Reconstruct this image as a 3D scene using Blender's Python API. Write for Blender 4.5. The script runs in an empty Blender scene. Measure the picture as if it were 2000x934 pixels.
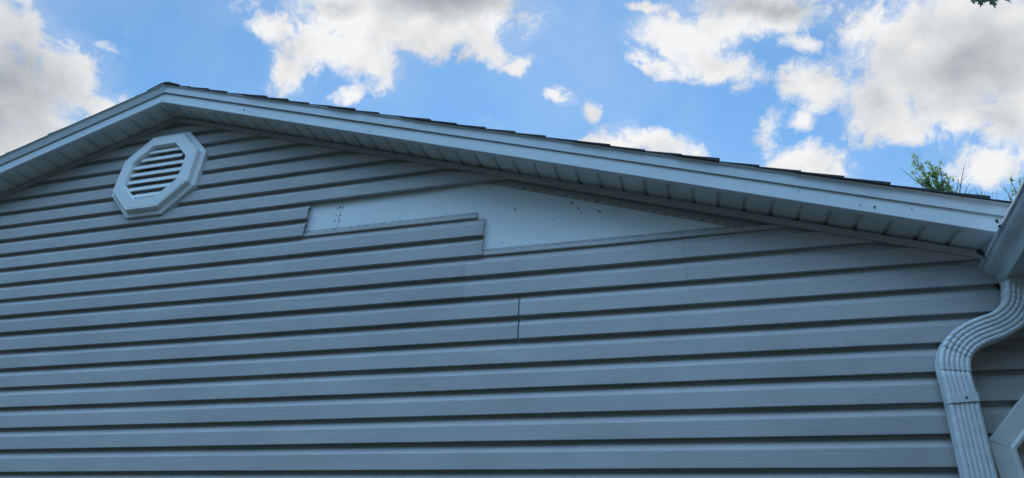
import bpy, bmesh, math, random
from mathutils import Vector, Matrix, Euler, noise
from math import radians as rad, sin, cos, tan, pi

random.seed(7)
scene = bpy.context.scene
C = scene.collection
Z0 = 2.0                      # everything on the wall is measured from a course line 2 m above the ground

# ------------------------------------------------------------------ camera
cam_d = bpy.data.cameras.new("camera")
cam = bpy.data.objects.new("camera", cam_d); C.objects.link(cam)
cam_d.sensor_width = 36.0; cam_d.lens = 1202.75 / 2000 * 36.0
cam_d.clip_start = 0.05; cam_d.clip_end = 3000
YAW, PIT, ROL = -0.27886, 0.50310, 0.03922
F = Vector((sin(YAW)*cos(PIT), cos(YAW)*cos(PIT), sin(PIT)))
Rt = Vector((cos(YAW), -sin(YAW), 0)); U = Rt.cross(F)
cR = cos(ROL)*Rt + sin(ROL)*U; cU = -sin(ROL)*Rt + cos(ROL)*U
Mx = Matrix((cR, cU, -F)).transposed().to_4x4()
Mx.translation = Vector((3.18959, -2.61879, -0.39772 + Z0))
cam.matrix_world = Mx
scene.camera = cam

# ------------------------------------------------------------------ light
SUN_EL, SUN_AZ = 55.0, -14.0        # azimuth from +y (behind the gable) towards +x
EXPOSURE = 0.75
scene.view_settings.view_transform = 'Standard'
scene.view_settings.look = 'None'
scene.view_settings.gamma = 1.0
scene.view_settings.use_curve_mapping = False
scene.view_settings.exposure = EXPOSURE
sun_d = bpy.data.lights.new("sun", 'SUN'); sun_d.energy = 3.0; sun_d.angle = rad(0.5); sun_d.color = (1.0, 0.95, 0.87)
sun = bpy.data.objects.new("sun", sun_d); C.objects.link(sun)
sdir = Vector((sin(rad(SUN_AZ))*cos(rad(SUN_EL)), cos(rad(SUN_AZ))*cos(rad(SUN_EL)), sin(rad(SUN_EL))))
sun.rotation_euler = sdir.to_track_quat('Z', 'Y').to_euler()
sun.location = sdir * 40

# clouds: direction (x, y, z), euler of the cloud's own axes, half sizes in radians, weight
CLOUDS = [
    (-0.768, 0.334, 0.546, -0.89, -0.519, 0.778, 0.059, 0.07, 1),
    (-0.763, 0.41, 0.5, -0.983, -0.448, 0.797, 0.066, 0.075, 1),
    (-0.717, 0.428, 0.55, -0.987, -0.08, 0.98, 0.037, 0.041, 1),
    (-0.701, 0.471, 0.536, -0.99, 0.22, 1.122, 0.03, 0.023, 1),
    (-0.734, 0.366, 0.572, -0.867, -0.485, 0.731, 0.017, 0.037, 0.9),
    (-0.787, 0.427, 0.445, -1.061, -0.423, 0.848, 0.084, 0.057, 1),
    (-0.354, 0.575, 0.738, -0.726, -0.162, 0.373, 0.179, 0.045, 1),
    (-0.267, 0.603, 0.752, -0.715, -0.093, 0.311, 0.093, 0.058, 1),
    (-0.519, 0.568, 0.638, -0.877, -0.056, 0.693, 0.021, 0.046, 0.95),
    (-0.476, 0.552, 0.685, -0.69, -0.478, 0.204, 0.052, 0.034, 1),
    (-0.516, 0.514, 0.685, -0.773, -0.291, 0.502, 0.035, 0.025, 0.95),
    (-0.399, 0.616, 0.679, -0.767, 0.34, 0.907, 0.033, 0.027, 0.95),
    (-0.42, 0.584, 0.694, -0.783, -0.202, 0.424, 0.052, 0.037, 1),
    (-0.453, 0.621, 0.64, -0.612, -0.674, -0.096, 0.028, 0.013, 0.8),
    (-0.243, 0.647, 0.722, -0.674, 0.392, 0.805, 0.048, 0.026, 0.95),
    (-0.203, 0.683, 0.702, -0.771, -0.21, 0.077, 0.027, 0.011, 0.85),
    (-0.319, 0.614, 0.722, -0.755, -0.126, 0.346, 0.047, 0.03, 1),
    (-0.004, 0.656, 0.755, -0.708, 0.112, 0.136, 0.041, 0.01, 0.8),
    (0.051, 0.695, 0.717, -0.748, 0.21, 0.149, 0.071, 0.032, 1),
    (0.105, 0.727, 0.679, -0.74, 0.405, 0.264, 0.067, 0.026, 0.95),
    (0.171, 0.673, 0.72, -0.734, 0.246, 0.014, 0.101, 0.029, 1),
    (0.116, 0.686, 0.718, -0.766, 0.08, -0.084, 0.062, 0.027, 0.95),
    (0.014, 0.719, 0.695, -0.773, 0.244, 0.223, 0.044, 0.013, 0.9),
    (0.132, 0.741, 0.659, -0.808, 0.307, 0.105, 0.036, 0.01, 0.75),
    (0.209, 0.708, 0.674, -0.655, 0.554, 0.314, 0.034, 0.014, 0.85),
    (0.363, 0.703, 0.612, -0.854, 0.372, -0.169, 0.105, 0.096, 1),
    (0.411, 0.685, 0.601, -0.855, 0.413, -0.205, 0.082, 0.093, 1),
    (0.308, 0.75, 0.586, -0.908, 0.312, -0.154, 0.054, 0.051, 1),
    (0.224, 0.751, 0.621, -0.769, 0.527, 0.189, 0.05, 0.03, 0.95),
    (0.287, 0.69, 0.664, -0.793, 0.328, -0.087, 0.04, 0.04, 0.95),
    (0.202, 0.78, 0.593, -0.915, 0.236, -0.076, 0.018, 0.016, 0.7),
    (0.323, 0.768, 0.553, -0.903, 0.467, -0.057, 0.051, 0.027, 1),
    (0.386, 0.745, 0.544, -0.98, 0.215, -0.336, 0.074, 0.025, 0.95),
    (0.431, 0.729, 0.532, -0.959, 0.388, -0.274, 0.03, 0.053, 1),
    (-0.033, 0.796, 0.605, -0.902, 0.223, 0.214, 0.062, 0.021, 0.95),
    (-0.103, 0.782, 0.614, -0.909, 0.041, 0.163, 0.04, 0.01, 0.85),
    (0.013, 0.806, 0.591, -0.908, 0.28, 0.196, 0.048, 0.017, 0.9),
    (0.208, 0.814, 0.542, -0.982, 0.221, -0.105, 0.05, 0.025, 1),
    (0.246, 0.816, 0.523, -0.91, 0.551, 0.094, 0.028, 0.014, 0.9),
    (-0.142, 0.724, 0.675, -0.821, 0.14, 0.322, 0.024, 0.009, 0.75),
    (-0.096, 0.753, 0.651, -0.807, -0.346, -0.187, 0.013, 0.021, 0.6),
    (0.405, 0.776, 0.483, -1.035, 0.332, -0.289, 0.032, 0.024, 0.9),
    (0.433, 0.759, 0.486, -1.063, -0.034, -0.537, 0.02, 0.011, 0.8),
    (0.162, 0.798, 0.581, -0.936, 0.204, -0.053, 0.015, 0.034, 0.62),
]
SHADES = [
    (-0.78, 0.387, 0.492, -0.987, -0.468, 0.821, 0.111, 0.116, 0.85),
    (-0.275, 0.574, 0.771, -0.683, -0.106, 0.318, 0.143, 0.043, 0.9),
    (0.392, 0.701, 0.595, -0.871, 0.391, -0.2, 0.106, 0.095, 0.6),
    (0.171, 0.667, 0.725, -0.727, 0.247, 0.017, 0.101, 0.022, 0.6),
    (0.302, 0.755, 0.582, -0.914, 0.306, -0.152, 0.048, 0.041, 0.45),
    (0.419, 0.738, 0.529, -0.966, 0.375, -0.269, 0.046, 0.038, 0.5),
    (-0.439, 0.53, 0.726, -0.728, -0.235, 0.436, 0.058, 0.018, 0.5),
    (-0.034, 0.804, 0.593, -0.933, 0.082, 0.103, 0.048, 0.014, 0.3),
    (0.099, 0.719, 0.688, -0.765, 0.306, 0.168, 0.059, 0.018, 0.25),
]

world = bpy.data.worlds.new("World"); scene.world = world; world.use_nodes = True
W = world.node_tree; W.nodes.clear()
def wn(t, **kw):
    n = W.nodes.new(t)
    for k, v in kw.items(): setattr(n, k, v)
    return n
def wmath(op, a, b=None, c=None, clamp=False):
    n = wn('ShaderNodeMath', operation=op, use_clamp=clamp)
    for i, v in enumerate((a, b, c)):
        if v is None: continue
        if isinstance(v, (int, float)): n.inputs[i].default_value = v
        else: W.links.new(v, n.inputs[i])
    return n.outputs[0]
def wnoise(vec, scale, detail, rough, dist=0.0, col=False):
    n = wn('ShaderNodeTexNoise'); n.inputs['Scale'].default_value = scale
    n.inputs['Detail'].default_value = detail; n.inputs['Roughness'].default_value = rough
    n.inputs['Distortion'].default_value = dist; W.links.new(vec, n.inputs['Vector'])
    return n.outputs['Color' if col else 'Fac']
def wramp(v, lo, hi):
    n = wn('ShaderNodeMapRange', interpolation_type='SMOOTHSTEP')
    n.inputs['From Min'].default_value = lo; n.inputs['From Max'].default_value = hi
    W.links.new(v, n.inputs['Value']); return n.outputs[0]
tc = wn('ShaderNodeTexCoord').outputs['Generated']
sky = wn('ShaderNodeTexSky'); sky.sky_type = 'NISHITA'; sky.sun_disc = False
sky.sun_elevation = rad(SUN_EL); sky.sun_rotation = rad(SUN_AZ)
sky.air_density = 1.0; sky.dust_density = 0.05; sky.ozone_density = 1.0; sky.altitude = 100
hs = wn('ShaderNodeHueSaturation'); hs.inputs['Saturation'].default_value = 1.05; hs.inputs['Value'].default_value = 1.0
tint = wn('ShaderNodeMix', data_type='RGBA', blend_type='MULTIPLY'); tint.inputs['Factor'].default_value = 1
tint.inputs['B'].default_value = (.78, 1.0, 1.03, 1)          # deep clean-air blue
W.links.new(sky.outputs[0], tint.inputs['A']); W.links.new(tint.outputs['Result'], hs.inputs['Color'])
# warp the direction a little so that cloud outlines billow
wc = wnoise(tc, 9.0, 8, 0.62, col=True)
vs = wn('ShaderNodeVectorMath', operation='SUBTRACT'); W.links.new(wc, vs.inputs[0]); vs.inputs[1].default_value = (.5, .5, .5)
vm = wn('ShaderNodeVectorMath', operation='SCALE'); W.links.new(vs.outputs[0], vm.inputs[0]); vm.inputs['Scale'].default_value = 0.085
va = wn('ShaderNodeVectorMath', operation='ADD'); W.links.new(tc, va.inputs[0]); W.links.new(vm.outputs[0], va.inputs[1])
def blobs(table, edge, vec):
    acc = None
    for (x, y, z, ex, ey, ez, a, b, w) in table:
        m = wn('ShaderNodeMapping', vector_type='TEXTURE')
        m.inputs['Location'].default_value = (x, y, z); m.inputs['Rotation'].default_value = (ex, ey, ez)
        m.inputs['Scale'].default_value = (a/edge, b/edge, 0.9)
        W.links.new(vec, m.inputs['Vector'])
        g = wn('ShaderNodeTexGradient', gradient_type='SPHERICAL'); W.links.new(m.outputs[0], g.inputs[0])
        v = wmath('MULTIPLY', g.outputs['Fac'], w)
        acc = v if acc is None else wmath('SMOOTH_MAX', acc, v, 0.12)
    return acc
acc = blobs(CLOUDS, 0.62, va.outputs[0])
shd = blobs(SHADES, 0.75, va.outputs[0])
wc2 = wnoise(tc, 5.0, 4, 0.6, col=True)
vs2 = wn('ShaderNodeVectorMath', operation='SCALE'); W.links.new(wc2, vs2.inputs[0]); vs2.inputs['Scale'].default_value = 0.35
va2 = wn('ShaderNodeVectorMath', operation='ADD'); W.links.new(tc, va2.inputs[0]); W.links.new(vs2.outputs[0], va2.inputs[1])
n1 = wnoise(va2.outputs[0], 12.0, 13, 0.66, 0.25)
n2 = wnoise(tc, 4.6, 4, 0.5)
# added cloud patches elsewhere in the sky, out of view, to light the wall
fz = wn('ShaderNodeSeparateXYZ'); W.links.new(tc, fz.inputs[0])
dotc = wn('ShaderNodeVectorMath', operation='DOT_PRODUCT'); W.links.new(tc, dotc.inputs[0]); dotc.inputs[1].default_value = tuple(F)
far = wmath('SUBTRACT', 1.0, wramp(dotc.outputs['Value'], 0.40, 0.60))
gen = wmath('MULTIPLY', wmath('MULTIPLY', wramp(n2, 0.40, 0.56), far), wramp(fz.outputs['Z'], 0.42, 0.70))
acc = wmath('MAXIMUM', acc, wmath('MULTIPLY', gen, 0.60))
dens = wmath('ADD', acc, wmath('MULTIPLY', wmath('SUBTRACT', n1, 0.5), 1.75))
alpha = wramp(dens, 0.10, 0.66)
thin = wramp(acc, 0.02, 0.26)                      # nothing far from a cloud
alpha = wmath('MULTIPLY', alpha, thin)
veil = wmath('MULTIPLY', wmath('ADD', wmath('MULTIPLY', wramp(acc, -0.02, 0.30), 0.22), 0.05), wramp(n2, 0.36, 0.66))
alpha = wmath('MAXIMUM', alpha, veil)
# thick middles are grey, thin lumpy rims bright: light comes from behind
offv = wn('ShaderNodeVectorMath', operation='ADD'); W.links.new(tc, offv.inputs[0]); offv.inputs[1].default_value = tuple(sdir*0.03)
n1b = wnoise(offv.outputs[0], 11.0, 6, 0.5)
n1c = wnoise(tc, 11.0, 6, 0.5)
relief = wmath('SUBTRACT', n1c, n1b)
core = wramp(wmath('ADD', shd, wmath('MULTIPLY', wmath('SUBTRACT', n1c, 0.5), 0.8)), 0.02, 0.80)
shade = wmath('ADD', wmath('MULTIPLY', core, 0.85), wmath('ADD', wmath('MULTIPLY', relief, -1.6), 0.08), clamp=True)
mixc = wn('ShaderNodeMix', data_type='RGBA'); W.links.new(shade, mixc.inputs['Factor'])
CB = 1.0
mixc.inputs['A'].default_value = (5.4*CB, 5.45*CB, 5.5*CB, 1); mixc.inputs['B'].default_value = (2.3*CB, 2.5*CB, 2.7*CB, 1)
mixf = wn('ShaderNodeMix', data_type='RGBA'); W.links.new(far, mixf.inputs['Factor'])      # added wall light: out-of-view patches brighter and bluer than real clouds
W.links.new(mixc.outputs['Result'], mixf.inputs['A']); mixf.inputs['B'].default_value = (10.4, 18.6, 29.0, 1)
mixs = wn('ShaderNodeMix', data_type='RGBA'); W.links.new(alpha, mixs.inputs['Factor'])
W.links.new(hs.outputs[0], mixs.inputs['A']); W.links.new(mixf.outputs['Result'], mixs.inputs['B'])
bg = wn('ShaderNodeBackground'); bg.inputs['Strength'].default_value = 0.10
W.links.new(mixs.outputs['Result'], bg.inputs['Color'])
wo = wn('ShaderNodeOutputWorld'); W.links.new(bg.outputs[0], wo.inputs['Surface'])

# ------------------------------------------------------------------ materials
def new_mat(name):
    m = bpy.data.materials.new(name); m.use_nodes = True
    return m, m.node_tree, m.node_tree.nodes['Principled BSDF']
def painted(name, col, rough=0.5, bump_scale=(60, 60, 60), bump=0.05, dirt=0.12, dirt_scale=4.0, speck=0.0, island=0.0, spec=0.4, dirt_col=None):
    m, t, p = new_mat(name)
    tcn = t.nodes.new('ShaderNodeTexCoord')
    mp = t.nodes.new('ShaderNodeMapping'); mp.inputs['Scale'].default_value = bump_scale
    t.links.new(tcn.outputs['Object'], mp.inputs['Vector'])
    n = t.nodes.new('ShaderNodeTexNoise'); n.inputs['Scale'].default_value = 1; n.inputs['Detail'].default_value = 4
    t.links.new(mp.outputs[0], n.inputs['Vector'])
    b = t.nodes.new('ShaderNodeBump'); b.inputs['Strength'].default_value = bump; b.inputs['Distance'].default_value = 0.002
    t.links.new(n.outputs['Fac'], b.inputs['Height']); t.links.new(b.outputs[0], p.inputs['Normal'])
    n2 = t.nodes.new('ShaderNodeTexNoise'); n2.inputs['Scale'].default_value = dirt_scale; n2.inputs['Detail'].default_value = 7; n2.inputs['Roughness'].default_value = .62
    mp2 = t.nodes.new('ShaderNodeMapping'); mp2.inputs['Scale'].default_value = (1, 1, 2.2)
    t.links.new(tcn.outputs['Object'], mp2.inputs['Vector']); t.links.new(mp2.outputs[0], n2.inputs['Vector'])
    r = t.nodes.new('ShaderNodeMapRange'); r.inputs['From Min'].default_value = .38; r.inputs['From Max'].default_value = .72
    r.inputs['To Max'].default_value = dirt; t.links.new(n2.outputs['Fac'], r.inputs['Value'])
    dc = dirt_col or tuple(c*.45 for c in col)
    mx = t.nodes.new('ShaderNodeMix'); mx.data_type = 'RGBA'
    mx.inputs['A'].default_value = (*col, 1); mx.inputs['B'].default_value = (*dc, 1)
    t.links.new(r.outputs[0], mx.inputs['Factor'])
    out = mx.outputs['Result']
    if island:
        g = t.nodes.new('ShaderNodeNewGeometry')
        r2 = t.nodes.new('ShaderNodeMapRange'); r2.inputs['To Min'].default_value = 1-island; r2.inputs['To Max'].default_value = 1+island
        t.links.new(g.outputs['Random Per Island'], r2.inputs['Value'])
        h = t.nodes.new('ShaderNodeHueSaturation'); t.links.new(r2.outputs[0], h.inputs['Value']); t.links.new(out, h.inputs['Color']); out = h.outputs[0]
    if speck:
        v = t.nodes.new('ShaderNodeTexVoronoi'); v.inputs['Scale'].default_value = speck
        t.links.new(tcn.outputs['Object'], v.inputs['Vector'])
        wv = t.nodes.new('ShaderNodeSeparateColor'); t.links.new(v.outputs['Color'], wv.inputs[0])
        a = t.nodes.new('ShaderNodeMath'); a.operation = 'LESS_THAN'; a.inputs[1].default_value = .05
        t.links.new(v.outputs['Distance'], a.inputs[0])
        c = t.nodes.new('ShaderNodeMath'); c.operation = 'LESS_THAN'; c.inputs[1].default_value = .10
        t.links.new(wv.outputs[0], c.inputs[0])
        mm = t.nodes.new('ShaderNodeMath'); mm.operation = 'MULTIPLY'; t.links.new(a.outputs[0], mm.inputs[0]); t.links.new(c.outputs[0], mm.inputs[1])
        ml = t.nodes.new('ShaderNodeMath'); ml.operation = 'MULTIPLY'; ml.inputs[1].default_value = .75; t.links.new(mm.outputs[0], ml.inputs[0])
        mk = t.nodes.new('ShaderNodeMix'); mk.data_type = 'RGBA'; mk.inputs['B'].default_value = (.03, .03, .035, 1)
        t.links.new(ml.outputs[0], mk.inputs['Factor']); t.links.new(out, mk.inputs['A']); out = mk.outputs['Result']
    t.links.new(out, p.inputs['Base Color'])
    rr = t.nodes.new('ShaderNodeMapRange'); rr.inputs['To Min'].default_value = rough-.08; rr.inputs['To Max'].default_value = rough+.12
    t.links.new(n2.outputs['Fac'], rr.inputs['Value']); t.links.new(rr.outputs[0], p.inputs['Roughness'])
    p.inputs['Specular IOR Level'].default_value = spec
    return m
SIDING = (.435, .415, .405)
M = dict(
    siding=painted('vinyl_siding', SIDING, .55, (5, 90, 260), .6, .30, 2.3, speck=9, island=.085, spec=.45),
    channel=painted('vinyl_channel', tuple(c*.93 for c in SIDING), .5, dirt=.25, spec=.4),
    sheathing=painted('foam_sheathing', (.80, .82, .82),   .65, (30, 30, 30), .12, .20, 2.6, spec=.25),
    white=painted('white_aluminium', (.66, .69, .71), .38, (14, 14, 14), .12, .16, 3.2, speck=9, spec=.5),
    strip=painted('white_drip_metal', (.65, .685, .71), .38, (12, 12, 12), .15, .22, 5, spec=.5),
    soffit=painted('white_vinyl_soffit', (.72, .75, .73), .5, (40, 40, 40), .1, .38, 6, spec=.35, dirt_col=(.22, .26, .24)),
    vent=painted('white_plastic', (.79, .79, .78), .42, (20, 20, 200), .25, .14, 6, spec=.45),
    spout=painted('white_spout_paint', (.75, .77, .78), .38, (60, 60, 60), .2, .35, 14, speck=30, spec=.5, dirt_col=(.22, .27, .28)),
    gutter=painted('white_gutter_paint', (.60, .64, .66), .33, (10, 10, 10), .2, .45, 7, spec=.5, dirt_col=(.20, .24, .25)),
    dark=painted('dark_hollow', (.012, .013, .015), .9, dirt=0.0, spec=.1),
    screen=painted('insect_screen', (.03, .032, .035), .8, (900, 900, 900), .6, dirt=.2, spec=.2),
    nail=painted('nail_head', (.05, .05, .055), .6, dirt=.3, spec=.3),
    moss=painted('gutter_grime', (.035, .04, .03), .9, (200, 200, 200), .8, dirt=.4, spec=.1),
    thread=painted('cobweb', (.55, .52, .45), .8, dirt=.1),
)
# shingles: dark granular asphalt
m, t, p = new_mat('asphalt_shingle'); M['shingle'] = m
tcn = t.nodes.new('ShaderNodeTexCoord')
n = t.nodes.new('ShaderNodeTexNoise'); n.inputs['Scale'].default_value = 420; n.inputs['Detail'].default_value = 3
t.links.new(tcn.outputs['Object'], n.inputs['Vector'])
cr = t.nodes.new('ShaderNodeValToRGB'); cr.color_ramp.elements[0].color = (.010, .010, .013, 1); cr.color_ramp.elements[1].color = (.085, .075, .075, 1)
cr.color_ramp.elements[0].position = .35; cr.color_ramp.elements[1].position = .75
t.links.new(n.outputs['Fac'], cr.inputs[0]); t.links.new(cr.outputs[0], p.inputs['Base Color'])
b = t.nodes.new('ShaderNodeBump'); b.inputs['Strength'].default_value = .8; b.inputs['Distance'].default_value = .002
t.links.new(n.outputs['Fac'], b.inputs['Height']); t.links.new(b.outputs[0], p.inputs['Normal']); p.inputs['Roughness'].default_value = .9
# glass
m, t, p = new_mat('window_glass'); M['glass'] = m
p.inputs['Base Color'].default_value = (.03, .06, .06, 1); p.inputs['Roughness'].default_value = .06; p.inputs['Specular IOR Level'].default_value = .6
# bark, leaves, grass
def simple_noise(name, c1, c2, scale, rough=.8, trans=0):
    m, t, p = new_mat(name)
    tcn = t.nodes.new('ShaderNodeTexCoord'); n = t.nodes.new('ShaderNodeTexNoise'); n.inputs['Scale'].default_value = scale; n.inputs['Detail'].default_value = 6
    t.links.new(tcn.outputs['Object'], n.inputs['Vector'])
    mx = t.nodes.new('ShaderNodeMix'); mx.data_type = 'RGBA'; mx.inputs['A'].default_value = (*c1, 1); mx.inputs['B'].default_value = (*c2, 1)
    r = t.nodes.new('ShaderNodeMapRange'); r.inputs['From Min'].default_value = .35; r.inputs['From Max'].default_value = .65
    t.links.new(n.outputs['Fac'], r.inputs['Value']); t.links.new(r.outputs[0], mx.inputs['Factor'])
    t.links.new(mx.outputs['Result'], p.inputs['Base Color']); p.inputs['Roughness'].default_value = rough
    if trans:
        tr = t.nodes.new('ShaderNodeBsdfTranslucent'); t.links.new(mx.outputs['Result'], tr.inputs['Color'])
        ms = t.nodes.new('ShaderNodeMixShader'); ms.inputs[0].default_value = trans
        t.links.new(p.outputs[0], ms.inputs[1]); t.links.new(tr.outputs[0], ms.inputs[2])
        t.links.new(ms.outputs[0], t.nodes['Material Output'].inputs['Surface'])
    return m
M['bark'] = simple_noise('bark', (.09, .07, .055), (.20, .17, .14), 12)
M['leaf'] = simple_noise('leaf', (.12, .22, .06), (.22, .33, .10), 6, .5, .6)
M['leaf_dark'] = simple_noise('maple_leaf', (.022, .05, .022), (.04, .08, .035), 8, .5, .25)
M['grass'] = simple_noise('lawn', (.018, .022, .018), (.034, .038, .030), 1.5, .95)
# ------------------------------------------------------------------ helpers
def empty(name, label=None, cat=None, loc=(0, 0, 0)):
    o = bpy.data.objects.new(name, None); C.objects.link(o); o.location = loc; o.empty_display_size = .2
    if label: o['label'] = label
    if cat: o['category'] = cat
    return o
def rootloc(o):
    v = Vector((0, 0, 0))
    while o is not None: v += o.location; o = o.parent
    return v
class MB:
    """collects vertices (in wall coordinates) and faces, builds ONE mesh object"""
    def __init__(s): s.v = []; s.f = []; s.mi = []; s.cur = 0
    def add(s, vs, fs):
        o = len(s.v); s.v += [tuple(v) for v in vs]
        for f in fs: s.f.append([o+i for i in f]); s.mi.append(s.cur)
    def box(s, x0, x1, y0, y1, z0, z1):
        s.add([(x0,y0,z0),(x1,y0,z0),(x1,y1,z0),(x0,y1,z0),(x0,y0,z1),(x1,y0,z1),(x1,y1,z1),(x0,y1,z1)],
              [(0,3,2,1),(4,5,6,7),(0,1,5,4),(1,2,6,5),(2,3,7,6),(3,0,4,7)])
    def loft(s, rings, close=True, caps=True):
        n = len(rings[0]); vs = [p for r in rings for p in r]; fs = []
        for i in range(len(rings)-1):
            for j in range(n if close else n-1):
                k = (j+1) % n; fs.append((i*n+j, i*n+k, (i+1)*n+k, (i+1)*n+j))
        if caps and close: fs.append(tuple(range(n-1, -1, -1))); fs.append(tuple((len(rings)-1)*n+i for i in range(n)))
        s.add(vs, fs)
    def tube(s, pts, radii, n=7):
        rings = []
        for i, p in enumerate(pts):
            p = Vector(p); a = Vector(pts[max(i-1, 0)]); b = Vector(pts[min(i+1, len(pts)-1)])
            d = (b-a).normalized(); u = d.cross(Vector((.3, .1, 1)) if abs(d.z) < .9 else Vector((1, 0, 0))).normalized(); w = d.cross(u)
            r = radii[i]; rings.append([p + u*r*cos(2*pi*k/n) + w*r*sin(2*pi*k/n) for k in range(n)])
        s.loft(rings)
    def build(s, name, mats, parent=None, label=None, smooth=False, bevel=0, clip=None, solid=0, recalc=True):
        me = bpy.data.meshes.new(name); off = rootloc(parent) if parent else Vector((0, 0, 0))
        me.from_pydata([(x-off.x, y-off.y, z+Z0-off.z) for x, y, z in s.v], [], s.f)
        for i, q in enumerate(me.polygons): q.material_index = s.mi[i]
        if not isinstance(mats, (list, tuple)): mats = [mats]
        for m_ in mats: me.materials.append(M[m_])
        bm = bmesh.new(); bm.from_mesh(me)
        if clip:
            for (co, no) in clip:
                co = Vector(co) + Vector((0, 0, Z0)) - off
                bmesh.ops.bisect_plane(bm, geom=bm.verts[:]+bm.edges[:]+bm.faces[:], plane_co=co, plane_no=no, clear_outer=True)
        if recalc: bmesh.ops.recalc_face_normals(bm, faces=bm.faces[:])
        bm.to_mesh(me); bm.free()
        if smooth:
            for q in me.polygons: q.use_smooth = True
        o = bpy.data.objects.new(name, me); C.objects.link(o)
        if parent: o.parent = parent
        if label: o['label'] = label
        if bevel:
            b = o.modifiers.new('bevel', 'BEVEL'); b.width = bevel; b.segments = 2; b.limit_method = 'ANGLE'; b.angle_limit = rad(35)
        if solid:
            b = o.modifiers.new('solid', 'SOLIDIFY'); b.thickness = solid; b.offset = 0
        if smooth == 'auto':
            b = o.modifiers.new('wn', 'WEIGHTED_NORMAL')
        return o

h = 0.1143                         # height of one siding course
T = 0.3408                         # roof pitch (tangent)
TH = math.atan(T)
ZW, ZF = 2.323, 2.330              # ridge heights of the wall top and the fascia's lower edge
XL, XR = -4.70, 4.62
XWALL = 7.2

# ------------------------------------------------------------------ ground
g = MB(); g.add([(-400,-400,-Z0),(400,-400,-Z0),(400,400,-Z0),(-400,400,-Z0)], [(0,1,2,3)])
go = g.build('ground', 'grass'); go['kind'] = 'structure'

# added tree mass behind the camera, blocks low sky to darken the laps
rw = random.Random(3); wm = MB()
for i in range(150):
    a = rad(-150 + 120*i/149.) ; rr = rw.uniform(13, 17)
    cx_, cy_ = 3 + rr*cos(a)*1.5, -1.5 + rr*sin(a); cz_ = rw.uniform(0, 7) - Z0; r_ = rw.uniform(1.3, 2.2)
    rings = []
    for q in range(7):
        ph = -pi/2 + pi*q/6
        rings.append([(cx_ + r_*cos(ph)*cos(t_*pi/5)*rw.uniform(.75, 1.2), cy_ + r_*cos(ph)*sin(t_*pi/5)*rw.uniform(.75, 1.2), cz_ + r_*1.2*sin(ph) + rw.uniform(-.2, .2)) for t_ in range(10)])
    wm.loft(rings)
wo_ = wm.build('added_sky_blocker', 'leaf_dark'); wo_['kind'] = 'stuff'
wo_['label'] = 'added dark green foliage mass behind the camera, blocking low sky light'; wo_['category'] = 'added_sky_blocker'

# ------------------------------------------------------------------ the house
house = empty('house', 'single-storey gabled house in grey lap siding with white trim and a patch of siding missing', 'house', (0, 0, 0))

# wall body with white foam board in front
b_ = MB()
def gable_poly(y0, y1, zr, x0, x1, zb=-Z0):
    P = [(x0, zb), (x1, zb), (x1, zr - T*abs(x1)), (0, zr), (x0, zr - T*abs(x0))]
    n = len(P)
    return [(x, y0, z) for x, z in P] + [(x, y1, z) for x, z in P], [tuple(range(n)), tuple(range(2*n-1, n-1, -1))] + [(i, (i+1) % n, n+(i+1) % n, n+i) for i in range(n)]
b_.add(*gable_poly(.05, 7.0, 2.40, -4.5, 4.5))
b_.box(4.5, XWALL, .05, 4.0, -Z0, .67)
b_.build('wall', 'channel', house)
s_ = MB()
for x0, x1 in ((-4.5, 1.3995), (1.4035, 4.5)):       # boards butt with a thin joint
    zt = lambda x: 2.335 - T*abs(x)
    if x0 < 0:
        P = [(x0, -Z0), (x1, -Z0), (x1, zt(x1)), (0, zt(0)), (x0, zt(x0))]
    else:
        P = [(x0, -Z0), (x1, -Z0), (x1, zt(x1)), (x0, zt(x0))]
    n = len(P)
    s_.add([(x, .031, z) for x, z in P] + [(x, .049, z) for x, z in P], [tuple(range(n)), tuple(range(2*n-1, n-1, -1))] + [(i, (i+1) % n, n+(i+1) % n, n+i) for i in range(n)])
s_.box(4.501, XWALL, .031, .049, -Z0, .665)
s_.cur = 1
for x, z, r in [(2.442,1.295,.0055),(2.743,1.298,.0055),(2.869,1.293,.009),(2.776,1.259,.0045),(2.876,1.229,.004),(2.885,1.227,.0045),(2.647,1.211,.003),
                (1.378,1.432,.004),(1.414,1.436,.0045),(1.392,1.44,.006),(1.378,1.39,.003),(1.412,1.385,.003),(1.375,1.352,.004),(1.408,1.35,.0035),(2.95,1.222,.003),
                (1.36,1.375,.002),(2.07,1.43,.003),(2.38,1.10,.003),(3.02,1.20,.002),(2.31,1.35,.002),(2.79,1.235,.002)]:
    q = [(x + r*cos(a*pi/4)*random.uniform(.8, 1.15), z + r*sin(a*pi/4)*random.uniform(.8, 1.15)) for a in range(8)]
    s_.add([(a, .0285, c) for a, c in q] + [(a, .032, c) for a, c in q], [tuple(range(8))] + [(i, (i+1) % 8, 8+(i+1) % 8, 8+i) for i in range(8)])
s_.build('sheathing', ['sheathing', 'nail'], house, 'bare white sheathing board showing where siding is missing')

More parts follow.
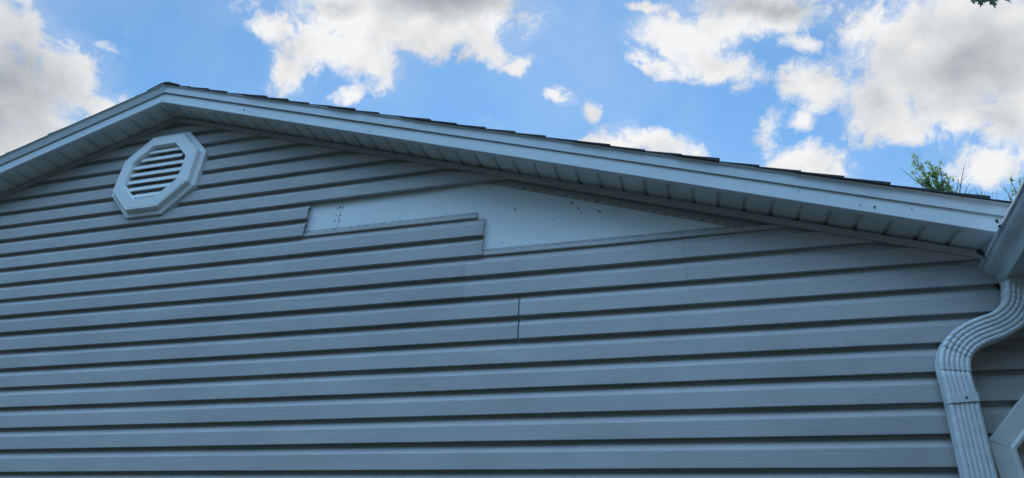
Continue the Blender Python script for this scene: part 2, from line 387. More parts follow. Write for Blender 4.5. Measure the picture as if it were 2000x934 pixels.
# siding -------------------------------------------------------------
def wob(x, z):
    return (.0016*noise.noise(Vector((x*.9, z*3.1, 0))) , .0022*noise.noise(Vector((x*.7+9, z*5.3, 4))))
def sheet(mb, prof, xs, yo=0.0, flare=0.0):
    rows = []
    for x in xs:
        row = []
        for (y, z) in prof:
            dy, dz = wob(x, round(z/h)*h)
            dy2 = .0020*noise.noise(Vector((x*2.3, z*14, 2)))
            if flare and x > xs[-1]-.03: dy2 -= flare*(1-(xs[-1]-x)/.03)
            row.append((x, y + dy + yo + dy2*(1 if y < .02 else 0), z + dz))
        rows.append(row)
    n = len(prof)
    mb.add([p for r in rows for p in r], [(i*n+j, (i+1)*n+j, (i+1)*n+j+1, i*n+j+1) for i in range(len(rows)-1) for j in range(n-1)])
def course(z, last=False, exposed=False):
    P = [(.0265, z+.0015), (.0015, z), (.0003, z+.0008), (.0, z+.0025), (.0022, z+.57*h), (.0030, z+.60*h), (.0046, z+.620*h), (.0140, z+.735*h)]
    if exposed:
        P += [(.0215, z+.85*h), (.0228, z+.945*h), (.0250, z+.955*h), (.0250, z+.995*h), (.0110, z+h), (.0100, z+1.02*h), (.0120, z+1.17*h), (.0150, z+1.20*h), (.0255, z+1.205*h), (.0262, z+1.25*h)]
    else:
        P += [(.0205, z+.825*h), (.0215, z+.855*h), (.0255, z+.862*h), (.0255, z+.985*h)]
    return P
def xsub(x0, x1):
    n = max(3, int((x1-x0)/.12)); return [x0+(x1-x0)*i/n for i in range(n+1)]
def panel(mb, k, x0, x1, yo=0.0, exposed_from=None, exposed_to=None):
    c1 = course(k*h); xs = xsub(x0, x1)
    if exposed_from is None:
        sheet(mb, c1 + [(.026, (k+1)*h - .001)] + course((k+1)*h), xs[:-1] + [x1-.03, x1-.012, x1], yo, .0035 if x1 == 2.49-.0055 else .0008)
    else:
        a, b2 = max(x0, exposed_from), min(x1, exposed_to)
        if a > x0: sheet(mb, c1 + course((k+1)*h), xsub(x0, a), yo)
        sheet(mb, c1 + course((k+1)*h, exposed=True), xsub(a, b2), yo)
        if b2 < x1: sheet(mb, c1 + course((k+1)*h), xsub(b2, x1), yo)
        # nailing hem with slotted holes
        z = (k+2)*h; y = .0262 + yo
        for (za, zb) in ((z+.24*h, z+.262*h), (z+.338*h, z+.375*h)):
            sheet(mb, [(y, za), (y, zb)], xsub(a, b2), 0)
        x = a
        while x < b2:
            e = min(x+.017, b2); sheet(mb, [(y, z+.26*h), (y, z+.340*h)], [x, e], 0); x += .050
sd = MB()
SEAMS = {-17: [1.1], -15: [2.9], -13: [.4], -11: [2.0], -9: [-.5, 3.1], -7: [1.6], -5: [.0, 3.6], -3: [2.2], -1: [-1.9, 2.75], 1: [-2.7, .915], 3: [-1.35, 3.85], 5: [-.9, 2.49], 7: [-2.2, 3.265],
         13: [], 15: [], 17: [], 19: []}
for k in range(-17, 21, 2):
    if k in (9, 11): continue
    xe = XWALL if k < 5 else 4.62
    xs = [-4.55] + SEAMS.get(k, []) + [xe]
    for i in range(len(xs)-1):
        x0, x1 = xs[i], xs[i+1] + ({2.49: -.0055, 3.265: -.0012}.get(xs[i+1], .022) if i < len(xs)-2 else 0)
        yo = -.0016 if i % 2 == 0 else 0.0
        if k == 7: panel(sd, k, x0, x1, yo, 2.20, 4.4)
        else: panel(sd, k, x0, x1, yo)
panel(sd, 9, -4.55, -1.6, -.0016); panel(sd, 9, -1.63, 2.283, 0, 1.13, 2.238)
panel(sd, 11, -4.55, -.1, 0); panel(sd, 11, -.13, 1.208, -.0014)
# cut back along both rakes, and end under the porch ceiling
nr = Vector((sin(TH), 0, cos(TH))); nl = Vector((-sin(TH), 0, cos(TH)))
sid = sd.build('siding', 'siding', house, solid=.0011, clip=[((0, 0, 2.306), nr), ((0, 0, 2.306), nl)], recalc=False)
sid['label'] = 'grey lap siding with one run of panels missing under the right rake'

# trim channel between siding and soffit ------------------------------
def rake_pts(side, prof, xa, xb, zr, name_mb, step=None, wobble=0.0):
    """sweeps a (y, dz) profile along one rake; side=+1 right, -1 left"""
    n = 26; rings = []
    for i in range(n+1):
        x = xa + (xb-xa)*i/n
        w = wobble*noise.noise(Vector((x*1.3, 3.3*side, 1)))
        rings.append([(side*x, y + w, zr - T*x + dz + w*.6) for y, dz in prof])
    name_mb.loft(rings, close=True, caps=True)
for side in (1, -1):
    ch = MB()
    xe = 4.40 if side == 1 else 4.5
    rake_pts(side, [(-.014, .004), (-.014, -.026), (-.0125, -.0285), (.004, -.0285), (.004, -.0265), (-.011, -.0255), (-.011, .004)], 0.001, xe, ZW, ch, wobble=.002)
    if side == 1:
        # hem of the channel nailed to the board, seen where the siding is gone
        for za, zb in ((-.066, -.0585), (-.0525, -.004)):
            rake_pts(1, [(.0272, za), (.0272, zb), (.0288, zb), (.0288, za)], 2.15, 3.9, ZW, ch)
        x = 2.15
        while x < 3.9:
            rake_pts(1, [(.0272, -.060), (.0272, -.0515), (.0288, -.0515), (.0288, -.060)], x, x+.018, ZW, ch); x += .055
    ch.build('trim_channel', 'channel', house)

# soffit ---------------------------------------------------------------
YO = .166
for side in (1, -1):
    sf = MB(); xe = 4.60 if side == 1 else 4.68
    L = xe/cos(TH); pitch = .1148; s = -.02; prof = []
    off = .069 if side == 1 else .03
    s = off - pitch
    prof.append((0.0, 0.0))
    while s < L:
        for ds, dz in ((0, 0), (.0045, .0105), (.0165, .0105), (.021, 0)):
            if 0 < s+ds < L: prof.append((s+ds, dz))
        # slight crown between two grooves
        if 0 < s+.068 < L: prof.append((s+.068, -.0012))
        s += pitch
    prof.append((L, 0.0))
    vs = []
    for (s, dz) in prof:
        for y in (.012, -YO+.002):
            x = s*cos(TH); vs.append((side*(x + dz*sin(TH)), y, ZF + .012 - T*x + dz))
    sf.add(vs, [(2*i, 2*i+1, 2*i+3, 2*i+2) for i in range(len(prof)-1)])
    sf.build('soffit', 'soffit', house, solid=.0012)

# fascia and drip strip --------------------------------------------------
for side in (1, -1):
    fa = MB(); xe = XR if side == 1 else -XL
    P = [(-YO+.022, 0.0), (-YO-.0015, 0.0), (-YO-.003, .0025), (-YO-.003, .118), (-YO+.010, .118), (-YO+.010, .003), (-YO+.022, .003)]
    if side == 1:
        rake_pts(1, P, 0.0, 2.262, ZF, fa, wobble=.0015)
        P2 = [(y-.0013 if y < -YO else y, z) for y, z in P]
        rake_pts(1, P2, 2.255, xe, ZF, fa, wobble=.0015)
        fa.cur = 1
        for x, dz, r in [(.70, .035, .006), (4.03, .03, .006), (3.98, .028, .003), (4.43, .052, .009), (3.76, .05, .003), (3.55, .03, .002), (1.62, .02, .0025), (4.16, .05, .003)]:
            z = ZF - T*x + dz
            q = [(x + r*.6*cos(a*pi/3), z + r*sin(a*pi/3)) for a in range(6)]
            fa.add([(a, -YO-.0065, c) for a, c in q] + [(a, -YO-.0025, c) for a, c in q], [tuple(range(6))] + [(i, (i+1) % 6, 6+(i+1) % 6, 6+i) for i in range(6)])
    else:
        rake_pts(-1, P, 0.0, xe, ZF, fa, wobble=.0015)
    fa.build('fascia', ['white', 'nail'], house)
    st = MB()
    def strip_prof(tilt, dy=0.0):
        yb = -YO-.013-dy; yt = yb - tilt
        return [(yb, .076), (yt, .1225), (yt-.010, .130), (yt-.010, .132), (yt+.03, .132), (yt+.03, .128), (yb+.003, .1215), (yb+.003, .0795), (yb+.007, .0785), (yb+.007, .076)]
    if side == 1:
        rake_pts(1, strip_prof(.002, .002), -.004, 1.90, ZF, st, wobble=.0015)
        rake_pts(1, strip_prof(.002), 1.875, xe, ZF, st, wobble=.0015)
    else:
        rake_pts(-1, strip_prof(.015), 0.004, xe, ZF, st, wobble=.0015)
    st.build('drip_edge', 'strip', house)

# shingles ---------------------------------------------------------------
for side in (1, -1):
    rf = MB(); L = (4.72 if side == 1 else 4.85)/cos(TH); e = .171; zr = ZF + .133
    s0 = .06; rows = int((L-s0)/e)+1
    # roof deck
    rf.add([(0, -YO-.01, zr-.012), (side*4.6, -YO-.01, zr-.012-T*4.6), (side*4.6, 7.2, zr-.012-T*4.6), (0, 7.2, zr-.012),
            (0, -YO-.01, zr-.002), (side*4.6, -YO-.01, zr-.002-T*4.6), (side*4.6, 7.2, zr-.002-T*4.6), (0, 7.2, zr-.002)],
           [(0,1,2,3),(7,6,5,4),(0,4,5,1),(1,5,6,2),(2,6,7,3),(3,7,4,0)])
    for i in range(rows):
        a = s0 + i*e - .02; c = s0 + (i+1)*e
        t0 = .004; t1 = .0140 + random.uniform(-.0035, .0035)
        y0 = -YO - .030 + random.uniform(-.006, .004)
        y = y0; j = 0
        while y < 7.2:
            w = .31 if y > 0 else random.uniform(.25, .33)
            ye = min(y+w, 7.2); tj = t1 + random.uniform(-.002, .002)*(y > 0)
            cs = c - random.choice((0, 0, .004)); lift = 0
            def P3(s, zz): return (side*(s*cos(TH) + zz*sin(TH)), zr - s*sin(TH) + zz*cos(TH))
            pts = [P3(a, .0), P3(cs, .0), P3(cs, tj), P3((a+cs)/2, tj*.55+t0*.3), P3(a, t0)]
            rf.loft([[(x, yy, z) for x, z in pts] for yy in (y, ye-.004)])
            y = ye; j += 1
    rf.build('shingles', 'shingle', house)
rc = MB()                                             # ridge caps
y = -YO-.036
while y < 7.2:
    ye = min(y+.26, 7.2); zr = ZF+.133
    for side in (1, -1):
        pts = [(0, zr+.006), (side*.13, zr-.13*T+.004), (side*.13, zr-.13*T+.012), (side*.03, zr+.012), (0, zr+.016)]
        rc.loft([[(x, y, z) for x, z in pts], [(x, ye, z-.004) for x, z in pts]])
    y = ye - .06 if ye < 7.2 else 7.2
rc.build('ridge_cap', 'shingle', house)

# octagonal gable vent -----------------------------------------------------
def octa(cx, cz, r):
    R_ = r/cos(pi/8); return [(cx + R_*cos(a), cz + R_*sin(a)) for a in [pi/8 + i*pi/4 for i in range(8)]]
def oct_ring(mb, cx, cz, steps):
    """steps: list of (apothem, y) swept round the octagon, closed loop of rings"""
    rings = [[(x, y, z) for x, z in octa(cx, cz, r)] for r, y in steps]
    mb.loft(rings, close=True, caps=False)
VX, VZ = .021, 1.845
vt = bpy.data.objects.new('gable_vent', None); C.objects.link(vt); vt.parent = house; vt.location = (VX, 0, VZ+Z0)
vt['label'] = 'white octagonal louvred vent near the ridge'
f_ = MB(); oct_ring(f_, VX, VZ, [(.322, .03), (.324, -.016), (.322, -.019), (.297, -.022), (.295, -.024), (.294, -.030)]); f_.build('flange', 'vent', vt)
f_ = MB(); oct_ring(f_, VX, VZ, [(.2955, -.020), (.289, -.050), (.286, -.0525), (.281, -.053), (.279, -.0515), (.276, -.0515), (.274, -.053), (.214, -.056), (.211, -.055), (.207, -.045), (.205, .03)]); f_.build('frame', 'vent', vt)
lv = MB(); n_l = 7; op = .207
for i in range(n_l):
    zc = VZ - op + .0585*(i+1) - .045
    # width of the octagonal opening at this height
    def half(z):
        d = abs(z-VZ); k = op*tan(pi/8)
        return op if d <= k else max(op - (d-k), .01)
    w0, w1 = half(zc), half(zc+.05)
    w = min(w0, w1)+.02
    if i == n_l-1: w = half(zc)+.0
    pf = [(-.039, zc), (-.0405, zc+.002), (-.0385, zc+.020), (-.036, zc+.0235), (-.008, zc+.060), (-.005, zc+.0585), (-.033, zc+.0205), (-.036, zc+.0)]
    lv.loft([[(VX-w, y, z) for y, z in pf], [(VX+w, y, z) for y, z in pf]])
lv.box(VX-.0022, VX+.0022, -.010, -.004, VZ-op, VZ+op)
oc = [Vector((cos(a), 0, sin(a))) for a in [i*pi/4 for i in range(8)]]
lv.build('louvers', 'vent', vt, clip=[((VX + d.x*.212, 0, VZ + d.z*.212), d) for d in oc])
sc = MB(); sc.add([(x, .024, z) for x, z in octa(VX, VZ, .212)], [tuple(range(8))]); sc.build('insect_screen', 'screen', vt, solid=.001)

# small thing caught on the lip above the gap
cw = MB(); pts = []
for i in range(14):
    u = i/13; pts.append((2.19+u*.10, -.004+.004*sin(u*9), 1.486 - .012*sin(u*pi) - .004*sin(u*13)))
cw.tube(pts, [.0011]*14, 5)
cw.tube([(2.21, -.004, 1.482), (2.225, -.005, 1.464), (2.25, -.004, 1.47), (2.28, -.002, 1.487)], [.0009]*4, 5)
to = cw.build('string_scrap', 'thread'); to['label'] = 'scrap of pale string dangling under the siding lip above the bare board'; to['category'] = 'string'

# porch over the right end: roof, ceiling, gutter, posts ---------------------
AZ = rad(8.0)
GX, GZ = 4.536, .676
run = Vector((-sin(AZ), -cos(AZ), 0)); outw = Vector((-cos(AZ), sin(AZ), 0))
def gp(u, s, z): q = Vector((GX, 0, 0)) + outw*u + run*s; return (q.x, q.y, GZ+z)
GL = 3.1
def g_prof(t=0.0):
    # K-style: back, bottom, ogee front, lip
    front = [(.090, .000), (.0925, .006), (.0935, .020), (.0955, .030), (.101, .040), (.110, .048), (.119, .055), (.1255, .063), (.128, .071), (.1285, .083)]
    lip = [(.1285, .083), (.134, .083), (.1365, .086), (.1365, .092), (.133, .095), (.120, .095)]
    return [(.0, .095), (.0, .0)] + front + lip
gu = MB(); pr = g_prof(); n = len(pr); ss = [-.004 + GL*i/24 for i in range(25)]
vs = [gp(u + .0015*noise.noise(Vector((s*2, 0, 5))), s, z) for s in ss for u, z in pr]
gu.add(vs, [(i*n+j, i*n+j+1, (i+1)*n+j+1, (i+1)*n+j) for i in range(len(ss)-1) for j in range(n-1)])
# closed ends
gu.add([gp(u, -.002, z) for u, z in pr[:-3]], [tuple(range(n-3))]); gu.add([gp(u, GL-.02, z) for u, z in pr[:-3]], [tuple(range(n-3))])
# bottom front bead
gu.loft([[gp(.089+dx, s, dz-.002) for dx, dz in ((-.004, 0), (.002, -.003), (.005, .0), (.003, .006), (-.004, .003))] for s in ss])
gut = gu.build('gutter', 'gutter', house, solid=.0012, label='white gutter running out from the gable wall above the downspout')
gd = MB()                              # grime where the gutter meets the wall
for i in range(70):
    u = random.uniform(.05, .125); z = max(0, (u-.09)*1.9) + random.uniform(-.008, .004)
    r = random.uniform(.0025, .0065); c = Vector(gp(u, random.uniform(-.012, .006), z))
    gd.loft([[c + Vector((rr*cos(a), yy, rr*sin(a))) for a in [j*pi/3+i for j in range(6)]] for rr, yy in ((r*.5, -r), (r, 0), (r*.6, r))])
gd.build('grime', 'moss', gut)
for s in (.11, .36, .85, 1.45, 2.05, 2.6):
    hg = MB(); c = gp(.137, s, .088); hg.tube([Vector(c), Vector(c)+outw*.006], [.006, .005], 8)
    hg.tube([Vector(c)-outw*.13+Vector((0, 0, .002)), Vector(c)], [.003, .003], 6)
    hg.build('hanger_screw', 'nail', gut)
pf_ = MB()
a0, a1 = gp(-.004, .0, -.010), gp(-.004, GL, -.010)
def slabv(mb, pts, z0, z1): mb.loft([[(x, y, z0) for x, y in pts], [(x, y, z1) for x, y in pts]])
slabv(pf_, [(a0[0], -.02), (a1[0], a1[1]), (a1[0]+.024, a1[1]), (a0[0]+.024, -.02)], GZ-.012, GZ+.14)
pf_.build('porch_fascia', 'white', house)
pc = MB(); slabv(pc, [(a0[0]+.026, -.003), (a1[0]+.026, a1[1]), (7.4, a1[1]), (7.4, -.003)], GZ-.004, GZ+.012); pc.build('porch_ceiling', 'soffit', house)
# wing / porch roof rising to the right, over the porch and back past the gable
pr_ = MB()
ridge_x = 7.4
def wing_z(x, y): ex = GX + .03 + min(y, 0)*tan(AZ) ; return .80 + T*(x - ex)
for (y0, y1) in ((-3.15, -.24),):
    e0, e1 = GX + .0 + y0*tan(AZ), GX + .0 + y1*tan(AZ)
    pts0 = [(e0, y0, wing_z(e0, y0)), (ridge_x, y0, wing_z(ridge_x, y0)), (ridge_x, y1, wing_z(ridge_x, y1)), (e1, y1, wing_z(e1, y1))]
    pr_.loft([[(x, y, z-.03) for x, y, z in pts0], pts0])
# the valley: shingles curl up from the main roof onto the wing roof
ys = [-.168, -.1, .3, 1.2, 2.6, 4.2]
valley = [(4.36, -.034), (4.45, -.020), (4.52, .008), (4.57, .050), (4.62, .108), (4.75, .17), (5.2, .46), (6.0, 1.03), (7.4, 2.0)]
rows = []
for y in ys: rows.append([(x, y, ZF+.142 - T*x + dz) for x, dz in valley])
n = len(valley)
low = [[(x, y, z-.016) for x, y, z in r] for r in rows]
allp = [p for r in rows for p in r] + [p for r in low for p in r]; N = len(ys)*n
fs = []
for i in range(len(ys)-1):
    for j in range(n-1):
        fs.append((i*n+j, i*n+j+1, (i+1)*n+j+1, (i+1)*n+j)); fs.append((N+i*n+j, N+(i+1)*n+j, N+(i+1)*n+j+1, N+i*n+j+1))
for j in range(n-1): fs.append((j, N+j, N+j+1, j+1))
pr_.add(allp, fs)
pr_.build('porch_roof', 'shingle', house)
wb = MB(); wb.box(4.75, 7.15, -.14, 3.9, .68, .93); wb.build('wing_gable_infill', 'channel', house)
for (x, y) in ((4.30, -2.95), (7.0, -2.95)):
    q = MB(); q.box(x-.055, x+.055, y-.055, y+.055, -Z0, GZ-.005); q.box(x-.075, x+.075, y-.075, y+.075, -Z0, -Z0+.14); q.box(x-.075, x+.075, y-.075, y+.075, GZ-.08, GZ-.006)
    q.build('porch_post', 'white', house, bevel=.004)

# downspout -----------------------------------------------------------------
ds = bpy.data.objects.new('downspout', None); C.objects.link(ds); ds.parent = house; ds.location = (4.16, 0, Z0)
ds['label'] = 'white corrugated downspout with an S-bend below the gutter'
def spout_section(w, d, nrib=5):
    """(u across, v depth) closed loop; the front (v = -) is fluted"""
    pts = []; r = .010; nn = 44
    for i in range(nn+1):
        u = -w/2 + r + (w-2*r)*i/nn
        ph = (u + w/2 - r)/(w-2*r)*nrib
        pts.append((u, -d/2 + .0036*max(0, cos(2*pi*(ph-.5)))**.8))
    for k in range(1, 5): a = k*pi/8; pts.append((w/2 - r + r*sin(a), -d/2 + r - r*cos(a)))
    for k in range(1, 9):
        t_ = k/9; pts.append((w/2 + (-.003 if k in (3, 6) else 0), -d/2 + r + (d-2*r)*t_))
    pts += [(w/2, d/2-.004), (w/2-.004, d/2), (-w/2+.004, d/2), (-w/2, d/2-.004)]
    for k in range(1, 9):
        t_ = k/9; pts.append((-w/2 + (.003 if k in (3, 6) else 0), d/2 - r - (d-2*r)*t_))
    for k in range(0, 4): a = k*pi/8; pts.append((-w/2 + r - r*cos(a), -d/2 + r - r*sin(a)))
    return pts
def path_eval(pts, sub=8):
    out = []
    P = [Vector(p) for p in pts]
    for i in range(len(P)-1):
        a, b2, c, d = P[max(i-1, 0)], P[i], P[i+1], P[min(i+2, len(P)-1)]
        for k in range(sub):
            t_ = k/sub
            out.append(.5*((2*b2) + (c-a)*t_ + (2*a-5*b2+4*c-d)*t_*t_ + (3*b2-a-3*c+d)*t_**3))
    out.append(P[-1]); return out
def spout(name, pts, w, d, yc, crimps=(), sub=8, parent=ds, scale_end=1.0):
    mb = MB(); Pth = path_eval(pts, sub) if sub > 1 else [Vector(p) for p in pts]
    sec = spout_section(w, d); rings = []; L_ = 0; tot = sum((Pth[i+1]-Pth[i]).length for i in range(len(Pth)-1))
    for i, p_ in enumerate(Pth):
        if i: L_ += (Pth[i]-Pth[i-1]).length
        dct = (Pth[min(i+1, len(Pth)-1)] - Pth[max(i-1, 0)]).normalized()
        acr = Vector((-dct.y, dct.x))           # across, in the wall plane (x, z)
        if acr.x < 0: acr = -acr
        f = L_/tot; k = 1.0 + (scale_end-1)*f
        cf = 0
        for c in crimps: cf += math.exp(-((L_-c)/.0028)**2)
        k -= .06*cf
        rings.append([(p_.x + .004 + acr.x*u*k, yc + v + (.0045*cf if v < 0 else 0), p_.y + acr.y*u*k) for u, v in sec])
    mb.loft(rings); return mb.build(name, 'spout', parent, smooth=True)
up = [(4.490, .700), (4.480, .662), (4.466, .620), (4.455, .585), (4.432, .548), (4.395, .515), (4.352, .492), (4.325, .482)]
lo = [(4.345, .489), (4.300, .474), (4.262, .458), (4.222, .432), (4.190, .395), (4.172, .355), (4.168, .325)]
spout('upper_elbow', up, .098, .060, -.046, crimps=[.055, .078, .101, .124, .147, .17], sub=14)
spout('lower_elbow', lo, .100, .062, -.047, crimps=[.075, .098, .121, .144, .167, .19], sub=16)
spout('pipe', [(4.1675, .345), (4.1655, .30), (4.163, .225), (4.1525, .09), (4.1425, -.047), (4.135, -.25), (4.125, -.6), (4.12, -1.2), (4.12, -1.85)], .097, .058, -.046, sub=1)
spout('outlet_elbow', [(4.12, -1.80), (4.12, -1.88), (4.12, -1.93)], .102, .064, -.048, sub=4)
stp = MB(); z0, z1 = .208, .240; xc = 4.167; w = .0995; yf = -.0775
tl = -.0765
def strap_ring(o):
    return [(-w/2-o, -.040), (-w/2-o, yf+.008-o), (-w/2+.006, yf-o), (w/2-.006, yf-o), (w/2+o, yf+.008-o), (w/2+o, -.040)]
for o_a, o_b in ((0.0, .0018),):
    A = [(xc+u+tl*0, v) for u, v in strap_ring(o_a)]; B2 = [(xc+u, v) for u, v in strap_ring(o_b)]
    loop = A + B2[::-1]
    stp.loft([[(x - (zz-.224)*-.076, y, zz + (x-xc)*.05) for x, y in loop] for zz in (z0, z1)])
stp.cur = 1; stp.tube([(4.174, yf-.001, .224), (4.174, yf-.0055, .224)], [.0045, .0035], 8)
stp.build('strap', ['spout', 'nail'], ds)

# octagonal window under the porch, only its upper left corner in view ----------
WX, WZ, WR = 4.222+.36, .084-.36*tan(pi/8), .36
wn_ = bpy.data.objects.new('window', None); C.objects.link(wn_); wn_.parent = house; wn_.location = (WX, 0, WZ+Z0)
wn_['label'] = 'octagonal window in wide white casing beside the downspout'
cs_ = MB(); oct_ring(cs_, WX, WZ, [(WR, .03), (WR, -.020), (WR-.0015, -.0215), (WR-.056, -.0225), (WR-.058, -.026), (WR-.064, -.031), (WR-.072, -.029), (WR-.077, -.020), (WR-.081, .0), (WR-.081, .02)])
cs_.cur = 1
for a in [pi/8 + i*pi/4 for i in range(8)]:              # mitre joints
    d = Vector((cos(a), 0, sin(a))); pz = Vector((-sin(a), 0, cos(a)))*.0007; c = Vector((WX, -.0226, WZ)); k = 1/cos(pi/8)
    cs_.add([c+d*(WR-.056)*k-pz, c+d*(WR-.002)*k-pz+Vector((0, .0007, 0)), c+d*(WR-.002)*k+pz+Vector((0, .0007, 0)), c+d*(WR-.056)*k+pz], [(0,1,2,3)])
cs_.build('casing', ['vent', 'nail'], wn_)
gl = MB(); gl.add([(x, .010, z) for x, z in octa(WX, WZ, WR-.08)] + [(x, .014, z) for x, z in octa(WX, WZ, WR-.08)], [tuple(range(8)), tuple(range(15, 7, -1))]); gl.build('pane', 'glass', wn_)

# ------------------------------------------------------------------ trees
def leaf_quad(mb, c, size, rnd):
    d = Vector((rnd.uniform(-1, 1), rnd.uniform(-1, 1), rnd.uniform(-1.0, .5))).normalized()
    s = d.cross(Vector((rnd.uniform(-1, 1), rnd.uniform(-1, 1), rnd.uniform(-1, 1)))).normalized()
    nrm = d.cross(s)*.12*size
    mb.add([c, c + d*size*.4 + s*size*.24 + nrm, c + d*size, c + d*size*.4 - s*size*.24 + nrm], [(0, 1, 2), (0, 2, 3)])
def shoot(wood, leaves, a, b, r0, r1, nleaf, lsize, rnd, twigs=6, tw=.22, bend=.1):
    a, b = Vector(a), Vector(b); n = 8
    side = Vector((rnd.uniform(-1, 1), rnd.uniform(-1, 1), rnd.uniform(-.3, .3)))*bend*(b-a).length
    pts = [a.lerp(b, i/n) + side*sin(pi*i/n)*.6 + Vector((rnd.uniform(-1, 1), rnd.uniform(-1, 1), 0))*.012 for i in range(n+1)]
    wood.tube(pts, [r0 + (r1-r0)*i/n for i in range(n+1)], 5)
    d0 = (b-a).normalized()
    for k in range(twigs):
        u = rnd.uniform(.25, .98); i = min(int(u*n), n-1); p0 = pts[i].lerp(pts[i+1], u*n-i)
        dd = (d0*.9 + Vector((rnd.uniform(-1, 1), rnd.uniform(-1, 1), rnd.uniform(-.2, .6)))*.75).normalized()*tw*rnd.uniform(.5, 1.1)
        p1 = p0 + dd; mid = p0.lerp(p1, .5) + Vector((0, 0, .015))
        wood.tube([p0, mid, p1], [r1*1.1, r1*.8, r1*.4], 4)
        for q in range(nleaf):
            v = rnd.uniform(.15, 1.05); leaf_quad(leaves, p0.lerp(p1, v) + Vector((rnd.uniform(-1, 1), rnd.uniform(-1, 1), rnd.uniform(-1, 1)))*.02, lsize*rnd.uniform(.6, 1.25), rnd)
    for q in range(nleaf):
        v = rnd.uniform(.3, 1.0); i = min(int(v*n), n-1); leaf_quad(leaves, pts[i].lerp(pts[i+1], v*n-i), lsize*rnd.uniform(.6, 1.2), rnd)

def low_crown(wood, leaves, base, top, rnd, n_limb, spread, lsize, zmax):
    """the part of the tree below the roof line as seen from the gable side"""
    for k in range(n_limb):
        u = rnd.uniform(.35, .92); p0 = base.lerp(top, u); a = rnd.uniform(0, 2*pi)
        e = p0 + Vector((cos(a)*spread*rnd.uniform(.6, 1), sin(a)*spread*rnd.uniform(.6, 1), rnd.uniform(.3, .9)))
        e.z = min(e.z, zmax)
        shoot(wood, leaves, p0, e, .03, .008, 10, lsize, rnd, twigs=9, tw=.35)

rnd = random.Random(11)
ta = empty('tree', 'leafy green tree top behind the right end of the roof, beside a bare forked branch', 'tree', (7.48, 7.6, 0))
wd, lf = MB(), MB()
base = Vector((7.55, 7.6, -Z0)); top = Vector((7.62, 7.52, 4.75))
wd.tube([base, base.lerp(top, .3)+Vector((.05, 0, 0)), base.lerp(top, .65)+Vector((-.06, 0, 0)), top], [.16, .12, .08, .045], 10)
low_crown(wd, lf, base, top, rnd, 22, 1.3, .075, 4.7)
bp = Vector((7.66, 7.50, 4.7))
for tip, nl, tw_, nt in [((7.479,7.511,6.32),7,.13,13),((7.40,7.55,6.0),4,.12,7),((7.561,7.467,6.04),7,.15,13),((7.668,7.428,6.08),7,.17,14),((7.775,7.377,5.99),7,.17,14),((7.815,7.363,5.74),6,.14,12),
                     ((7.467,7.515,5.85),6,.13,11),((7.72,7.43,5.92),8,.19,16),((7.55,7.47,5.75),8,.17,15),((7.62,7.45,5.7),9,.20,17),((7.70,7.42,5.55),9,.2,16),((7.76,7.39,5.50),7,.15,13),((7.50,7.49,5.45),6,.15,10)]:
    shoot(wd, lf, bp + Vector((rnd.uniform(-.05, .05), rnd.uniform(-.05, .05), rnd.uniform(0, .2))), tip, .016, .004, nl, .062, rnd, twigs=nt, tw=tw_, bend=.05)
for tip, nl, nt in [((7.27,7.59,6.10),1,4),((8.068,7.24,5.83),0,7),((7.93,7.31,5.60),1,5),((8.02,7.26,5.45),0,4)]:
    shoot(wd, lf, (7.72, 7.42, 4.95), tip, .014, .0035, nl, .045, rnd, twigs=nt, tw=.2, bend=.04)
for tip in [(7.88,7.3,5.32),(7.98,7.28,5.28),(8.077,7.236,5.35),(8.14,7.2,5.33),(8.16,7.2,5.26),(8.24,7.152,5.20),(8.31,7.15,5.22)]:
    shoot(wd, lf, (tip[0]-.15, tip[1]+.1, 4.6), tip, .006, .0028, 1, .045, rnd, twigs=4, tw=.13, bend=.05)
wd.build('trunk', 'bark', ta, smooth=True); lf.build('crown', 'leaf', ta, recalc=False)

tb = empty('tree', 'thin leafy sprig of a tree showing above the roof just left of the gutter', 'tree', (9.0, 8.0, 0))
wd, lf = MB(), MB(); base = Vector((9.0, 8.0, -Z0)); top = Vector((8.97, 7.93, 4.8))
wd.tube([base, base.lerp(top, .4)+Vector((.06, .03, 0)), base.lerp(top, .75)-Vector((.05, 0, 0)), top], [.12, .09, .05, .03], 9)
low_crown(wd, lf, base, top, rnd, 16, .9, .075, 4.8)
for tip, nl, nt in [((8.972,7.896,5.93),3,12),((8.849,7.963,5.72),3,5),((9.05,7.863,5.80),3,8),((8.865,7.954,5.62),3,6),((9.0,7.9,5.65),4,9),((8.72,8.03,5.56),2,3)]:
    shoot(wd, lf, (8.97, 7.93, 4.7), tip, .012, .0035, nl, .055, rnd, twigs=nt, tw=.13, bend=.06)
wd.build('trunk', 'bark', tb, smooth=True); lf.build('crown', 'leaf', tb, recalc=False)

# maple: a limb reaches over; a few leaves hang into the top right corner of the view
rnd = random.Random(5)
tm = empty('maple_tree', 'maple branch whose dark lobed leaves hang into the top right corner against cloud', 'tree', (9.3, 5.2, 0))
wd, lf = MB(), MB(); base = Vector((9.3, 5.2, -Z0)); top = Vector((9.2, 5.1, 7.5))
wd.tube([base, base.lerp(top, .35)+Vector((.1, 0, 0)), base.lerp(top, .7)-Vector((.08, 0, 0)), top], [.26, .2, .13, .05], 12)
MAP = [(0, 0), (.18, .10), (.42, .02), (.34, .20), (.55, .34), (.34, .38), (.36, .50), (.17, .46), (.22, .72), (.10, .70), (0, 1.0)]
MAP = MAP + [(-x, y) for x, y in MAP[-2:0:-1]]
def maple_leaf(mb, c, d, s, size):
    n_ = len(MAP); nr_ = d.cross(s)
    pts = [c + d*y*size + s*x*size + nr_*(-.12*abs(x))*size for x, y in MAP]
    ctr = c + d*.38*size
    mb.add([ctr] + pts, [(0, 1+i, 1+(i+1) % n_) for i in range(n_)])
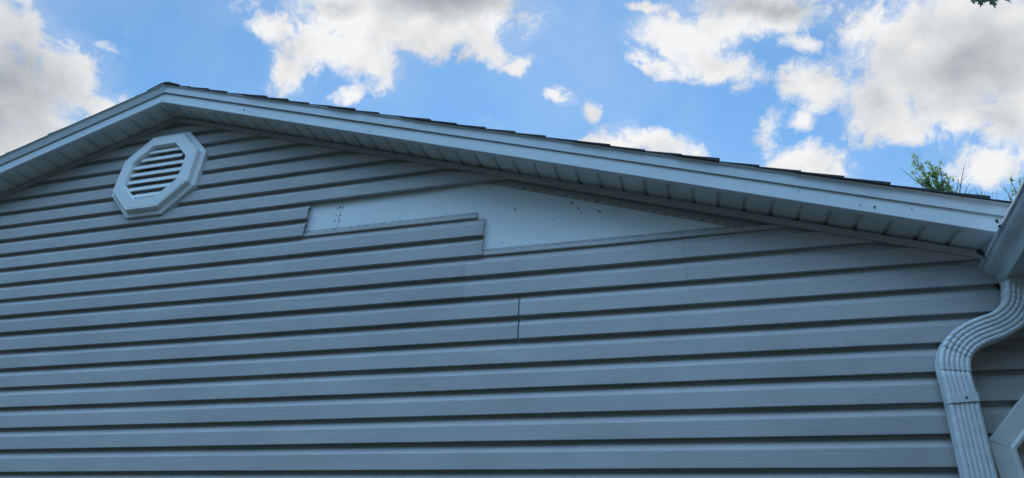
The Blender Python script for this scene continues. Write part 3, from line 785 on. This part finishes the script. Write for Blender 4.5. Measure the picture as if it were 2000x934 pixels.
def seen(p_):
    q = Vector(p_) + Vector((0, 0, Z0)) - Mx.translation
    zc = q.dot(F)
    if zc <= 0: return False
    return abs(q.dot(cR)/zc) < .86 and abs(q.dot(cU)/zc) < .41
limb = [(9.25, 5.15, 3.4), (8.4, 4.2, 4.2), (7.3, 2.9, 4.65), (6.5, 2.1, 4.6), (5.95, 1.62, 4.25), (5.85, 1.56, 4.02)]
wd.tube(limb, [.07, .055, .035, .02, .008, .004], 7)
for i in range(26):
    a = rnd.uniform(0, 2*pi); u = rnd.uniform(.45, 1); p0 = base.lerp(top, u); e = p0 + Vector((cos(a)*rnd.uniform(1, 2.2), sin(a)*rnd.uniform(1, 2.2), rnd.uniform(.2, 1.2)))
    if seen(e) or seen(p0.lerp(e, .5)): continue
    wd.tube([p0, p0.lerp(e, .5)+Vector((0, 0, .1)), e], [.03, .018, .006], 5)
    for k in range(50):
        c = p0.lerp(e, rnd.uniform(.3, 1.1)) + Vector((rnd.uniform(-1, 1), rnd.uniform(-1, 1), rnd.uniform(-1, .6)))*.4
        if seen(c): continue
        d = Vector((rnd.uniform(-1, 1), rnd.uniform(-1, 1), -1.2)).normalized(); s = d.cross(Vector((rnd.uniform(-1, 1), rnd.uniform(-1, 1), .3))).normalized()
        maple_leaf(lf, c, d, s, rnd.uniform(.09, .13))
cv = -F.copy()
for (x, y, z, dx, dz, size) in [(5.835, 1.62, 3.845, -.25, -1, .105), (5.885, 1.595, 3.835, .05, -1, .15), (5.945, 1.565, 3.80, .35, -1, .125), (5.795, 1.65, 3.86, -.1, -1, .055), (5.915, 1.58, 3.85, .1, -1, .085),
                                (5.87, 1.60, 4.02, -.4, -1, .12), (5.95, 1.60, 4.05, .6, -1, .12), (5.78, 1.7, 4.06, -.7, -.8, .12)]:
    d = Vector((dx, .15, dz)).normalized(); s = d.cross(Vector((.2*rnd.uniform(-1, 1)-.4, 1, .2))).normalized()
    maple_leaf(lf, Vector((x, y, z)), d, s, size)
    wd.tube([(5.87, 1.58, 4.08), Vector((x, y, z))], [.002, .0012], 4)
wd.build('trunk', 'bark', tm, smooth=True); lf.build('leaves', 'leaf_dark', tm, recalc=False)
